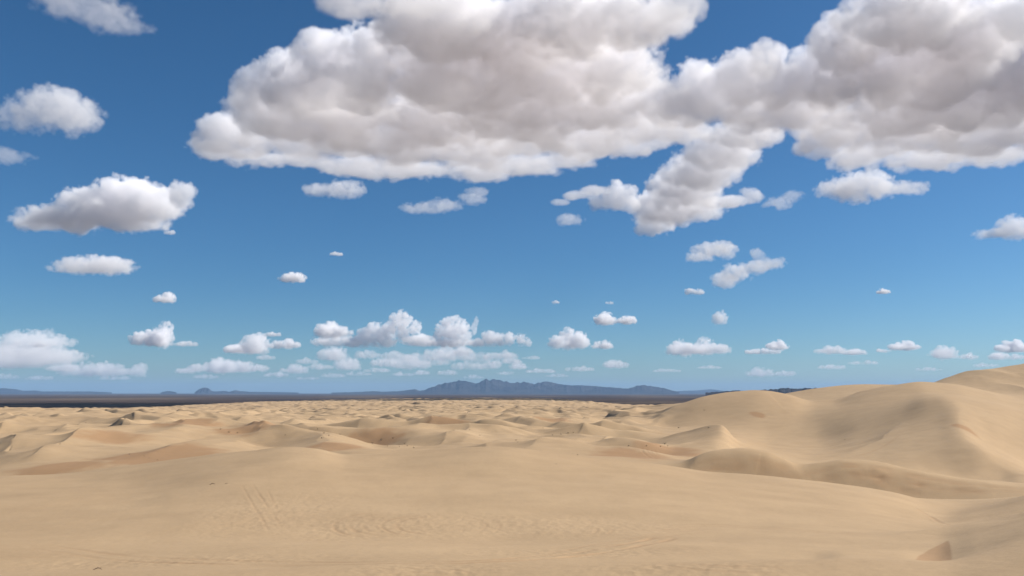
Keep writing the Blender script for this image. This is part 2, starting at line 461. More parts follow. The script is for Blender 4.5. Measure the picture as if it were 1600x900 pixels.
TM = np.zeros(Z_.shape, np.float32)
def add_tracks():
    paths = []
    for pts, w, dep, gap in TRACKS:
        P = np.array([locate(*p)[:2] for p in pts])
        for _ in range(3):                      # corner cutting
            Q = np.empty((2 * len(P) - 2, 2)); Q[0::2] = P[:-1] * .75 + P[1:] * .25; Q[1::2] = P[:-1] * .25 + P[1:] * .75
            P = np.vstack([P[:1], Q, P[-1:]])
        paths.append((P, w, dep, gap))
    for P, w, dep, gap in paths:
        pad = w * 4 + gap
        js = np.where((DD_[:, 0] > P[:, 1].min() - pad) & (DD_[:, 0] < P[:, 1].max() + pad))[0]
        if len(js) == 0: continue
        j0, j1 = js[0], js[-1] + 1
        pc = P[:, 0] / P[:, 1] * F * math.cos(PITCH) + 800
        cs = np.where((px_ > pc.min() - 40) & (px_ < pc.max() + 40))[0]
        c0, c1 = cs[0], cs[-1] + 1
        x = X_[j0:j1, c0:c1]; y = Y_[j0:j1, c0:c1]
        best = np.full(x.shape, 1e9); side = np.zeros(x.shape); tt = np.zeros(x.shape)
        for k in range(len(P) - 1):
            ax, ay = P[k]; dx, dy = P[k + 1] - P[k]; l2 = dx * dx + dy * dy + 1e-9
            t = np.clip(((x - ax) * dx + (y - ay) * dy) / l2, 0, 1)
            d = np.hypot(x - ax - t * dx, y - ay - t * dy)
            m = d < best
            best = np.where(m, d, best)
            side = np.where(m, np.sign(dx * (y - ay) - dy * (x - ax)), side)
            tt = np.where(m, (k + t) / (len(P) - 1), tt)
        sd = best * side + 0.12 * noise2(x / 2.5, y / 2.5, 90)
        fade = np.sin(np.pi * np.clip(tt * 0.98 + 0.01, 0, 1)) ** 0.5 * np.clip(0.65 + 1.1 * noise2(x / 5, y / 5, 91), 0.1, 1.2)
        for c in ((0,) if gap == 0 else (-gap / 2, gap / 2)):
            e = np.abs(sd - c) / w
            TM[j0:j1, c0:c1] = np.maximum(TM[j0:j1, c0:c1], np.exp(-(e * 0.7) ** 2) * fade * min(dep * 2.2, 0.6))
            Z_[j0:j1, c0:c1] += 0.27 * dep * fade * (-np.exp(-e * e) + 0.5 * np.exp(-((e - 1.7) / 0.8) ** 2))
add_tracks()
# trampled, churned sand between the tracks
ch = np.zeros_like(Z_)
for px, py, rx, ry in [(440,800,9,22),(560,822,10,14),(650,820,9,12),(900,822,12,10),(760,820,10,10),(660,893,6,5),(1080,890,7,4),(280,878,14,4),(900,865,12,5)]:
    x0, y0, _ = locate(px, py)
    ch = np.maximum(ch, 1 - sstep(0.3, 1.2, np.hypot((X_ - x0) / rx, (Y_ - y0) / ry)))
j1 = int(np.argmax(DD_[:, 0] > 200))
Z_[:j1] += (ch[:j1] + 0.25) * 0.045 * fbm2(X_[:j1] / 0.9, Y_[:j1] / 0.9, 3, 95)
sand = sand_material()
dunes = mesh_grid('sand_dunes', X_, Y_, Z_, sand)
cm = np.zeros(Z_.shape, np.float32)
nz_ = fbm2(X_ / 9, Y_ / 14, 4, 81)
for px, py, rx, ry in FLOORS:
    x0, y0, _ = locate(px, py)
    e = np.hypot((X_ - x0) / rx, (Y_ - y0) / ry)
    cm = np.maximum(cm, 1 - sstep(0.5, 1.1, e + 0.45 * nz_))
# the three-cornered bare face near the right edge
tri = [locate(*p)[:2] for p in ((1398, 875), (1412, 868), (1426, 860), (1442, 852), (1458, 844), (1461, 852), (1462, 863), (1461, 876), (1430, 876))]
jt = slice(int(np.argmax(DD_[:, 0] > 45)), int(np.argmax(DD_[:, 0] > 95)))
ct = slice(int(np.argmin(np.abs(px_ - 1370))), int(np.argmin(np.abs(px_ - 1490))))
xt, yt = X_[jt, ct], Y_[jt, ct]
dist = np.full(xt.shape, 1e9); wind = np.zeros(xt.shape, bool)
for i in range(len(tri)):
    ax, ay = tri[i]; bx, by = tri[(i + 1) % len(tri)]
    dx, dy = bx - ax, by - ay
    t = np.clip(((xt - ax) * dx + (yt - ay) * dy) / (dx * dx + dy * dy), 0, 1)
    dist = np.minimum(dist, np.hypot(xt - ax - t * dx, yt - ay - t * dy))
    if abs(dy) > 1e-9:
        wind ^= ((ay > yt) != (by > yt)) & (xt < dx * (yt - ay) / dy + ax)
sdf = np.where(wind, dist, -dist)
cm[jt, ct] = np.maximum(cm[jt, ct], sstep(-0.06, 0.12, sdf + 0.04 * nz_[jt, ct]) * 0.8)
low = sstep(0.5, 4.0, -df_ * amp_) * sstep(-0.1, 0.35, nz_ + 0.2)  # dune-field hollows: coarse sand, plus warm brown shade painted into the colour
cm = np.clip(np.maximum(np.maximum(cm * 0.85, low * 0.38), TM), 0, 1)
ca = dunes.data.attributes.new('coarse_and_shade', 'FLOAT', 'POINT')
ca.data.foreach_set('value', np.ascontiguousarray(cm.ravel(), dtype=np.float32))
print('terrain', Z_.shape, round(time.time() - T0, 1), flush=True)

def plain_material():
    m, n, b = new_mat('desert_plain')
    g = n.nodes.new('ShaderNodeNewGeometry')
    mp = n.nodes.new('ShaderNodeMapping'); mp.inputs['Scale'].default_value = (1, 0.35, 1)
    n.links.new(g.outputs['Position'], mp.inputs['Vector'])
    a = noise_node(n, 0.0006, 8, 0.6, mp.outputs['Vector'])
    r = ramp_node(n, a.outputs['Fac'], [(0.35, (0.045, 0.034, 0.032)), (0.5, (0.075, 0.056, 0.047)), (0.62, (0.13, 0.10, 0.075))])
    f = noise_node(n, 0.02, 8, 0.7, g.outputs['Position'])
    fr = ramp_node(n, f.outputs['Fac'], [(0.35, (0.55, 0.55, 0.55)), (0.65, (1.25, 1.2, 1.15))])
    mul = n.nodes.new('ShaderNodeMix'); mul.data_type = 'RGBA'; mul.blend_type = 'MULTIPLY'
    mul.inputs[0].default_value = 1.0
    n.links.new(r.outputs['Color'], mul.inputs[6]); n.links.new(fr.outputs['Color'], mul.inputs[7])
    n.links.new(mul.outputs[2], b.inputs['Base Color'])
    b.inputs['Roughness'].default_value = 1.0
    b.inputs['Specular IOR Level'].default_value = 0.0
    return m

rr = np.concatenate([[1.0], np.geomspace(300, 70000, 60)])
th = np.linspace(0, 2 * math.pi, 181)
TH, RR = np.meshgrid(th, rr)
mesh_grid('desert_plain', RR * np.sin(TH), RR * np.cos(TH), np.zeros_like(RR), plain_material())
# ------------------------------------------------------------------ mountains
def rock_material():
    m, n, b = new_mat('mountain_rock')
    g = n.nodes.new('ShaderNodeNewGeometry')
    a = noise_node(n, 0.002, 8, 0.6, g.outputs['Position'])
    r = ramp_node(n, a.outputs['Fac'], [(0.35, (0.015, 0.015, 0.018)), (0.65, (0.05, 0.045, 0.045))])
    n.links.new(r.outputs['Color'], b.inputs['Base Color'])
    b.inputs['Roughness'].default_value = 1.0
    b.inputs['Specular IOR Level'].default_value = 0.0
    return m
rock = rock_material()

def mountains(prof, dist, half_depth, seed, rough=1.0, step=0.75, foot=613.0):
    """prof: (px, py) skyline; a ridged massif of real depth standing at that distance"""
    xs = np.array([p[0] for p in prof], float); ys = np.array([p[1] for p in prof], float)
    px = np.arange(xs[0], xs[-1], step)
    py = np.interp(px, xs, ys)
    py = smoothcols(py[None, :], 1.2)[0]
    zz = np.maximum((HZ - py) / F * dist + CAMZ, 2)
    wx = (px - 800) / F * dist
    v = np.linspace(-1, 1, 90)
    PXg, V = np.meshgrid(wx, v)
    Yg = dist + V * half_depth
    sc_ = half_depth
    rid = 1 - np.abs(fbm2(PXg / sc_ * 1.6, Yg / sc_ * 1.6, 6, seed, 0.55)) * 1.7
    env = np.clip(1 - np.abs(V) ** 1.3, 0, 1)
    H = env * (0.42 + 0.58 * np.clip(rid, 0, 1) * rough)
    H = H / H.max(0)
    H = H ** 1.15
    jag = 1 + 0.14 * noise2(wx / (dist * 0.004), wx * 0 + seed, seed)
    Z = H * (zz * jag)[None, :] - 3
    return mesh_grid('mountain_range', PXg * Yg / dist * 1.0, Yg, Z, rock)

mountains([(520,613.3),(560,612.4),(585,611),(600,612),(625,611),(650,608),(656,610.5),(664,609.5),(672,606),(690,600),(705,597),(722,594.5),(735,597),(745,599.5),(758,592.5),(765,594),(775,592.5),(788,596),(800,598.5),(820,597),(835,600),(850,596),(862,597.5),(878,601),(890,602),(905,602),(925,603),(950,605),(970,606.5),(982,607),(992,603.5),(1005,601.5),(1020,604),(1035,606),(1048,610),(1060,612.5)], 36000, 3200, 5)
mountains([(1040,613),(1065,610.5),(1090,610),(1110,608),(1130,611),(1180,610),(1230,608),(1280,611),(1330,609)], 52000, 3600, 9, foot=613)
mountains([(1100,613),(1130,611),(1150,609.5),(1170,612),(1190,608.5),(1205,608),(1220,606),(1240,607),(1260,606),(1300,607),(1340,606),(1400,608),(1450,611)], 11000, 900, 12)
mountains([(-260,606),(-180,603),(-120,606),(-60,602),(0,607),(12,606.5),(30,608),(42,610.5),(62,610),(72,611.5),(100,611.5),(145,611.5),(180,613)], 40000, 2200, 17)
mountains([(255,613.2),(264,611),(270,610.8),(280,613)], 38000, 500, 21)
mountains([(308,613),(313,609),(318,606),(324,605.3),(330,607),(334,611),(345,611.5),(352,610.5),(362,612),(370,609.5),(378,611),(395,612.2),(430,612.5),(470,613.2)], 38000, 900, 23)

# ------------------------------------------------------------------ haze
def haze():
    import bmesh
    bm = bmesh.new()
    bmesh.ops.create_cube(bm, size=1.0)
    me = bpy.data.meshes.new('haze'); bm.to_mesh(me); bm.free()
    ob = bpy.data.objects.new('haze', me); COL.objects.link(ob)
    ob.scale = (150000, 150000, 780)
    ob.location = (0, 0, 386)          # from -4 m to 776 m
    m = bpy.data.materials.new('haze'); m.use_nodes = True
    n = m.node_tree; n.nodes.clear()
    o = n.nodes.new('ShaderNodeOutputMaterial'); v = n.nodes.new('ShaderNodeVolumePrincipled')
    v.inputs['Color'].default_value = (0.38, 0.62, 0.95, 1)
    v.inputs['Density'].default_value = HAZE
    n.links.new(v.outputs['Volume'], o.inputs['Volume'])
    me.materials.append(m)
    tag(ob, kind='stuff')
HAZE = 1.6e-5
haze()
# ------------------------------------------------------------------ clouds
# each cloud is a fog volume of its own, grown from overlapping puffs and 3-D noise
rng = np.random.default_rng(7)

def worley_tile(N, cells, seed):
    r = np.random.default_rng(seed)
    pts = r.random((cells, cells, cells, 3)).astype(np.float32)
    g = (np.arange(N, dtype=np.float32) / N) * cells
    X, Y, Z = np.meshgrid(g, g, g, indexing='ij')
    ci, cj, ck = X.astype(int), Y.astype(int), Z.astype(int)
    best = np.full((N, N, N), 9.0, np.float32)
    for i in (-1, 0, 1):
        for j in (-1, 0, 1):
            for k in (-1, 0, 1):
                p = pts[(ci + i) % cells, (cj + j) % cells, (ck + k) % cells]
                d = (ci + i + p[..., 0] - X) ** 2 + (cj + j + p[..., 1] - Y) ** 2 + (ck + k + p[..., 2] - Z) ** 2
                np.minimum(best, d, out=best)
    return 1.0 - np.clip(np.sqrt(best), 0, 1.2)

def gauss_tile(N, beta, kmin, kmax, seed):
    r = np.random.default_rng(seed)
    w = np.fft.rfftn(r.standard_normal((N, N, N)).astype(np.float32))
    k = np.fft.fftfreq(N) * N
    kz = np.fft.rfftfreq(N) * N
    kk = np.sqrt(k[:, None, None] ** 2 + k[None, :, None] ** 2 + kz[None, None, :] ** 2)
    a = np.where((kk >= kmin) & (kk <= kmax), np.maximum(kk, 1e-6) ** (-beta), 0)
    f = np.fft.irfftn(w * a, s=(N, N, N)).astype(np.float32)
    return f / f.std()

NT = 96
W1 = 0.58 * worley_tile(NT, 6, 1) + 0.28 * worley_tile(NT, 12, 2) + 0.14 * worley_tile(NT, 24, 3)
W1 = ((W1 - W1.mean()) / W1.std()).astype(np.float32)
G1 = gauss_tile(NT, 2.3, 1.5, 40, 4)

def sample(tile, P, period, off):
    """trilinear, wrapping; P is (n,3) in metres, period is the tile's size in metres"""
    q = P * (NT / period) + np.asarray(off, np.float32)
    b = np.floor(q)
    f = (q - b).astype(np.float32)
    b = b.astype(np.int32) % NT
    c = (b + 1) % NT
    out = 0
    for i in (0, 1):
        wx = f[:, 0] if i else 1 - f[:, 0]
        ix = c[:, 0] if i else b[:, 0]
        for j in (0, 1):
            wy = f[:, 1] if j else 1 - f[:, 1]
            iy = c[:, 1] if j else b[:, 1]
            for k in (0, 1):
                wz = f[:, 2] if k else 1 - f[:, 2]
                iz = c[:, 2] if k else b[:, 2]
                out = out + wx * wy * wz * tile[ix, iy, iz]
    return out

cloud_mats = {}
def cloud_material(sigma):
    if sigma in cloud_mats: return cloud_mats[sigma]
    m = bpy.data.materials.new('cloud_vapour')
    m.use_nodes = True
    n = m.node_tree
    n.nodes.clear()
    out = n.nodes.new('ShaderNodeOutputMaterial')
    v = n.nodes.new('ShaderNodeVolumePrincipled')
    v.inputs['Color'].default_value = (0.998, 0.991, 0.994, 1)
    v.inputs['Density'].default_value = sigma
    v.inputs['Density Attribute'].default_value = 'density'
    v.inputs['Anisotropy'].default_value = 0.0
    n.links.new(v.outputs['Volume'], out.inputs['Volume'])
    m.cycles.volume_interpolation = 'LINEAR'
    cloud_mats[sigma] = m
    return m

def volume_object(name, lo, vox, dens, mat):
    """a fog volume whose grid holds the numpy array dens, built by a geometry-nodes Volume Cube"""
    nx, ny, nz = dens.shape
    me = bpy.data.meshes.new(name + '_grid')
    me.vertices.add(dens.size)
    at_ = me.attributes.new('dens', 'FLOAT', 'POINT')
    at_.data.foreach_set('value', np.ascontiguousarray(dens.ravel(), dtype=np.float32))
    src = bpy.data.objects.new(name + '_grid', me)      # data only: linked to no collection
    ob = bpy.data.objects.new(name, bpy.data.volumes.new(name))
    COL.objects.link(ob)
    ob.location = lo
    ng = bpy.data.node_groups.new(name + '_nodes', 'GeometryNodeTree')
    ng.interface.new_socket('Geometry', in_out='INPUT', socket_type='NodeSocketGeometry')
    ng.interface.new_socket('Geometry', in_out='OUTPUT', socket_type='NodeSocketGeometry')
    N = ng.nodes; L = ng.links
    gi = N.new('NodeGroupInput'); go = N.new('NodeGroupOutput')
    vc = N.new('GeometryNodeVolumeCube')
    vc.inputs['Min'].default_value = (0, 0, 0)
    vc.inputs['Max'].default_value = ((nx - 1) * vox, (ny - 1) * vox, (nz - 1) * vox)
    vc.inputs['Resolution X'].default_value = nx
    vc.inputs['Resolution Y'].default_value = ny
    vc.inputs['Resolution Z'].default_value = nz
    pos = N.new('GeometryNodeInputPosition')
    sv = N.new('ShaderNodeVectorMath'); sv.operation = 'SCALE'; sv.inputs['Scale'].default_value = 1.0 / vox
    L.new(pos.outputs[0], sv.inputs[0])
    ad = N.new('ShaderNodeVectorMath'); ad.operation = 'ADD'; ad.inputs[1].default_value = (0.5, 0.5, 0.5)
    L.new(sv.outputs[0], ad.inputs[0])
    fl = N.new('ShaderNodeVectorMath'); fl.operation = 'FLOOR'; L.new(ad.outputs[0], fl.inputs[0])
    sp = N.new('ShaderNodeSeparateXYZ'); L.new(fl.outputs[0], sp.inputs[0])
    # integer index = (x*ny + y)*nz + z, done with integer maths to stay exact
    def toint(s):
        f = N.new('FunctionNodeFloatToInt'); f.rounding_mode = 'ROUND'; L.new(s, f.inputs[0]); return f.outputs[0]
    def im(op, a, b):
        f = N.new('FunctionNodeIntegerMath'); f.operation = op
        for s, v in ((f.inputs[0], a), (f.inputs[1], b)):
            if isinstance(v, int): s.default_value = v
            else: L.new(v, s)
        return f.outputs[0]
    ix, iy, iz = (toint(sp.outputs[i]) for i in range(3))
    idx = im('ADD', im('MULTIPLY', im('ADD', im('MULTIPLY', ix, ny), iy), nz), iz)
    si = N.new('GeometryNodeSampleIndex'); si.data_type = 'FLOAT'; si.domain = 'POINT'; si.clamp = True
    na = N.new('GeometryNodeInputNamedAttribute'); na.data_type = 'FLOAT'; na.inputs['Name'].default_value = 'dens'
    oi = N.new('GeometryNodeObjectInfo'); oi.inputs['Object'].default_value = src
    L.new(oi.outputs['Geometry'], si.inputs['Geometry'])
    L.new(na.outputs['Attribute'], si.inputs['Value'])
    L.new(idx, si.inputs['Index'])
    L.new(si.outputs['Value'], vc.inputs['Density'])
    sm = N.new('GeometryNodeSetMaterial'); sm.inputs['Material'].default_value = mat
    L.new(vc.outputs[0], sm.inputs[0])
    L.new(sm.outputs[0], go.inputs[0])
    md = ob.modifiers.new('vapour', 'NODES'); md.node_group = ng
    ob.data.materials.append(mat)
    return ob

def cloud(blobs, base=1500.0, vox=14.0, sigma=0.02, scale=900.0, amp=0.34, soft=0.04, wisp=0.12, flat=90.0, basen=0.75, label='', group='cumulus clouds', deep=0.8):
    """blobs: (px, py, half width px, half height px[, centre height above base as a share of its half height])"""
    E = []
    for b in blobs:
        px, py, rx, ry = b[:4]
        up = b[4] if len(b) > 4 else 0.0
        x, y, z = ray(px, py)
        Dm = (base - CAMZ) / z * y
        for _ in range(3):                       # centre height depends on the distance
            s = Dm / y * math.sqrt(x * x + y * y + z * z)
            rz = ry * s / F
            Dm = (base + up * rz - CAMZ) / z * y
        mx = rx * s / F
        my = mx * (b[5] if len(b) > 5 else deep)
        sin = z / math.sqrt(x * x + y * y + z * z)
        rzz = math.sqrt(max(rz * rz - (my * sin) ** 2, (0.35 * rz) ** 2))
        E.append((x / y * Dm, Dm, base + up * rz, mx, my, rzz))
    E = np.array(E)
    lo = (E[:, :3] - E[:, 3:] * 1.25).min(0)
    hi = (E[:, :3] + E[:, 3:] * 1.25).max(0)
    lo[2] = max(lo[2], base - flat * 1.5)
    dims = np.ceil((hi - lo) / vox).astype(int) + 1
    ax = [lo[i] + np.arange(dims[i]) * vox for i in range(3)]
    S = np.full(tuple(dims), -1.0, np.float32)
    for cx, cy_, cz, rx, ry, rz in E:
        dx = ((ax[0] - cx) / rx).astype(np.float32)[:, None, None]
        dy = ((ax[1] - cy_) / ry).astype(np.float32)[None, :, None]
        dz = ((ax[2] - cz) / rz).astype(np.float32)[None, None, :]
        e = 1.0 - np.sqrt(dx * dx + dy * dy + dz * dz)
        # smooth union
        h = np.clip(0.5 + 0.5 * (e - S) / 0.25, 0, 1)
        S = S * (1 - h) + e * h + 0.25 * h * (1 - h) * 0.6
    m = S > -0.5
    I = np.argwhere(m)
    P = (lo + I * vox).astype(np.float32)
    o = rng.random(3) * NT
    p2 = max(0.42 * scale, 27 * vox)
    p1 = max(scale, 48 * vox)
    n = amp * 0.75 * sample(W1, P, p1, o) + amp * 0.42 * sample(G1, P, p1 * 1.8, o + 31) + amp * 0.48 * sample(W1, P, p2, o + 11)
    n = np.minimum(n, 0) + np.maximum(n, 0) * np.clip(1 + S[m] * 2.3, 0, 1)      # no loose droplets
    # the underside: flat, ragged and softer
    zb = (P[:, 2] - base) + flat * (0.3 * sample(G1, P, scale * 1.6, o + 57) + 0.14 * sample(W1, P, p1, o + 23))
    hb = np.clip((P[:, 2] - base) / (flat * 2.5), 0, 1)
    s = S[m] + 0.5 * n * (basen + (1 - basen) * hb) - 0.02
    s = s - 0.9 * np.clip(-zb / flat, 0, 2)
    hgt = np.clip(zb / (flat * 3), 0, 1)
    w = soft * (1.0 + 2.5 * (1 - hgt) + 1.2 * np.clip(sample(G1, P, scale * 0.9, o + 83), 0, 2))
    d = np.clip(s / w, 0, 1)
    d = d * d * (3 - 2 * d)
    d = d * (0.5 + 0.5 * hgt)
    dens = np.zeros(tuple(dims), np.float32)
    dens[m] = d
    # crop
    nz = np.argwhere(dens > 0.004)
    a = np.maximum(nz.min(0) - 1, 0); b = np.minimum(nz.max(0) + 2, dims)
    dens = dens[a[0]:b[0], a[1]:b[1], a[2]:b[2]]
    ob = volume_object('cloud', Vector(lo + a * vox), vox, dens, cloud_material(sigma))
    tag(ob, label, 'cloud', group)
    print('cloud', dens.shape, round(time.time() - T0, 1), flush=True)
    return ob
cloud([ # far, thin rim of the base
       (325,236,40,22,.1),(400,250,60,18,0),(480,246,70,18,0),(560,262,70,20,0),(640,268,80,22,0),(730,268,80,22,0),(820,258,80,22,0),(900,246,80,22,0),(980,228,70,24,.1),(1050,208,60,28,.2),
       (390,228,60,30,0),(470,230,70,34,0),(560,236,90,40,0),(650,240,100,42,0),(750,240,100,42,0),(850,230,100,40,0),(940,215,80,36,0),(1010,205,60,32,.1),
       # body: thick, with a flat grey underside
       (345,212,45,34,.3),(400,185,55,50,.1),(440,200,80,60,0),(470,160,60,60,0),(540,205,110,70,0),(560,150,90,60,0),(680,205,130,75,0),(690,150,110,70,0),(820,195,130,75,0),(800,140,90,60,.2),(940,185,110,70,.1),(1040,170,80,50,.2),
       # tops on the near side
       (392,140,30,34,1.0),(450,130,55,48,.9),(520,100,60,52,1.0),(590,90,60,55,.9),(680,110,90,60,.7),(690,40,100,60,.9),(790,60,110,70,.9),(860,120,90,60,.7),
       (900,40,110,60,.9),(1000,30,80,48,.9),(960,110,80,60,.6),(1060,12,46,30,.9),(560,6,60,30,.6),(640,5,70,30,.7),
       # the bridge
       (1100,150,62,54,.5),(1160,125,52,46,.8),(1198,95,24,34,1.1),(1222,130,50,50,.7),(1180,175,60,44,.3),
       # the right hand mass
       (1262,190,70,52,.1),(1300,225,60,36,.1),(1370,245,80,24,0),(1450,248,80,22,0),(1530,246,80,22,0),(1340,215,80,40,0),(1440,220,90,40,0),(1540,215,90,40,0),(1620,215,80,44,.1),(1400,190,100,64,0),(1350,150,80,60,0),(1520,180,110,70,0),(1480,140,80,60,.1),
       (1290,120,55,56,.8),(1330,70,55,52,1.0),(1400,90,80,66,.8),(1420,30,90,52,1.0),(1500,60,80,60,.9),(1560,110,80,60,.7),(1640,120,90,90,.4),(1600,25,40,44,1.0),
       # the streamer
       (1165,212,54,30,.4),(1128,240,62,36,.4),(1098,270,62,36,.4),(1068,300,60,36,.4),(1040,328,54,34,.4),(1022,352,34,22,.4),(1085,330,50,22,.3),(1135,316,44,13,.4),(1172,306,22,14,.6),
       (930,298,26,9,.4),(900,306,26,9,.3),(875,316,16,6,.3),(938,318,26,18,.3),(965,310,34,26,.5),(985,318,20,18,.4)],
  vox=9, sigma=0.016, scale=700, amp=.44, basen=.42, label='huge joined bank of grey based, white topped cumulus across the upper sky')
cloud([(60,350,36,14,.3),(110,345,70,24,.2),(150,328,56,32,.6),(192,318,58,38,.8),(236,320,46,30,.8),(200,350,56,18,.1),(284,306,21,22,1.0),(262,330,26,17,.6)],
  vox=12, sigma=0.013, scale=520, label='plump bright cumulus above the empty blue at the left')
cloud([(30,185,36,26,.3),(85,178,58,34,.4),(125,180,32,22,.4)], vox=9, sigma=0.0084, scale=380, amp=.58, label='soft thin edged cloud at the left edge above the plump one')
cloud([(110,5,50,26,.4),(160,20,48,26,.3),(205,42,32,15,.2),(175,35,40,20,.3)], vox=9, sigma=0.0070, scale=380, amp=.58, label='wispy cloud drifting out of the top left corner')
cloud([(10,245,34,12,.3)], vox=9, sigma=0.0048, amp=.56, scale=260, label='tiny thin cloud cut by the left edge')
cloud([(890,345,22,11,.3)], vox=9, sigma=0.0084, amp=.56, scale=260, label='small puff just left of the foot of the ragged streamer')
cloud([(500,298,26,12,.2),(535,296,34,16,.5)], vox=9, sigma=0.0108, amp=.56, scale=300, label='small puff just below the left half of the huge bank')
cloud([(660,326,36,10,.2),(690,322,30,13,.4),(735,312,26,10,.3),(745,300,20,8,.3)], vox=9, sigma=0.0077, scale=300, amp=.6, label='ragged scrap of cloud below the middle of the huge bank')
cloud([(1310,298,38,17,.2),(1345,294,48,24,.5),(1400,296,44,13,.2)], vox=9, sigma=0.0120, amp=.56, scale=340, label='long flat cloud just under the right end of the huge bank')
cloud([(1215,318,22,12,.3),(1238,308,18,10,.4)], vox=9, sigma=0.0084, amp=.56, scale=260, label='small puff between the streamer and the long flat cloud')
cloud([(1095,402,28,9,.2),(1115,393,34,15,.4),(1130,386,18,9,.5)], vox=12, sigma=0.0096, amp=.56, scale=400, label='slanting puff below the streamer')
cloud([(1130,440,22,14,.2),(1150,428,24,16,.5)], vox=13, sigma=0.0096, amp=.56, scale=400, label='leaning puff lower right of the slanting one')
cloud([(1185,420,26,12,.2),(1205,412,24,10,.4),(1182,400,12,12,.7)], vox=13, sigma=0.0084, amp=.56, scale=400, label='three pointed puff beside the leaning one')
cloud([(1555,366,28,9,.2),(1580,358,24,18,.5),(1605,362,28,14,.3)], vox=12, sigma=0.0108, amp=.56, scale=400, label='puff cut by the right edge of the sky')
cloud([(115,421,34,8,.2),(150,417,52,15,.3),(175,420,30,10,.2)], vox=13, sigma=0.0096, amp=.56, scale=420, label='flat little cloud below the plump left one')

def puff(px, py, rx, ry, sigma=None, label='', amp=0.6, n=None, group='small far cumulus puffs'):
    """a far small cumulus: px, py is the middle of its flat base"""
    x, y, z = ray(px, py)
    Dm = (1500 - CAMZ) / z * y
    m = Dm / F                                  # metres per picture pixel
    k = n or max(2, int(rx / max(ry, 3) * 1.3) + 1)
    bl = []
    for i in range(k):
        t = (i + 0.5) / k * 2 - 1 + rng.uniform(-.12, .12)
        hgt = ry * (1 - 0.55 * t * t) * rng.uniform(0.65, 1.1)
        w = rx / k * rng.uniform(1.3, 2.0)
        bl.append((px + t * (rx - w * 0.5), py - 0.1 * hgt, w, max(hgt, 1.5) * 1.15, 0.35))
    L = max(ry * m * 1.6, 8 * m)
    return cloud(bl, vox=1.25 * m, sigma=sigma or 2.2 / (ry * m), scale=L * 0.9, flat=0.3 * ry * m, amp=amp, label=label, group=group)

def far_bank(blobs, base_py, sigma, label, amp=.5, sc_=20, flat=5):
    """several puffs grown on one level base, all at one distance: (px, py, rx, ry) with py the middle of the puff"""
    x, y, z = ray(700, base_py)
    m = (1500 - CAMZ) / z * y / F
    return cloud([(a, b, c, d, max((base_py - b) / d, 0.0)) for a, b, c, d in blobs], vox=1.15 * m, sigma=sigma / (10 * m), scale=sc_ * m, flat=flat * m, amp=amp, label=label, group='cumulus clouds')

far_bank([(505,535,18,8),(528,534,18,9),(550,535,22,9),(572,529,16,16),(584,516,12,12),(592,531,18,14),(604,520,14,16),(600,536,20,12),(618,503,12,13),(612,516,12,12),(629,493,9,10),(636,503,10,12),(630,514,14,16),(646,512,12,12),(652,508,7,8),(652,532,26,9),(668,536,16,6)], 541, 1.2,
         'tallest cumulus tower above the middle of the plain', amp=.7)
far_bank([(688,520,12,14),(700,508,14,12),(712,503,11,10),(722,512,12,14),(706,522,22,16),(724,526,12,14),(744,503,4,9),(740,514,5,9),(704,536,30,8),(680,537,16,5)], 543, 1.1,
         'blocky second cumulus tower just right of the tallest one', amp=.65)
far_bank([(748,536,16,7),(765,530,13,12),(780,531,12,10),(796,529,13,11),(812,531,12,10),(823,535,8,7)], 542, 1.3,
         'long lumpy white cumulus right of the two towers', amp=.65)
far_bank([(10,552,40,22),(45,542,38,22),(72,538,26,20),(95,535,22,7),(20,566,60,10),(80,562,36,8),(40,556,70,12)], 572, 0.36, 'pale layered cloud bank low at the left edge', flat=7, amp=.85)

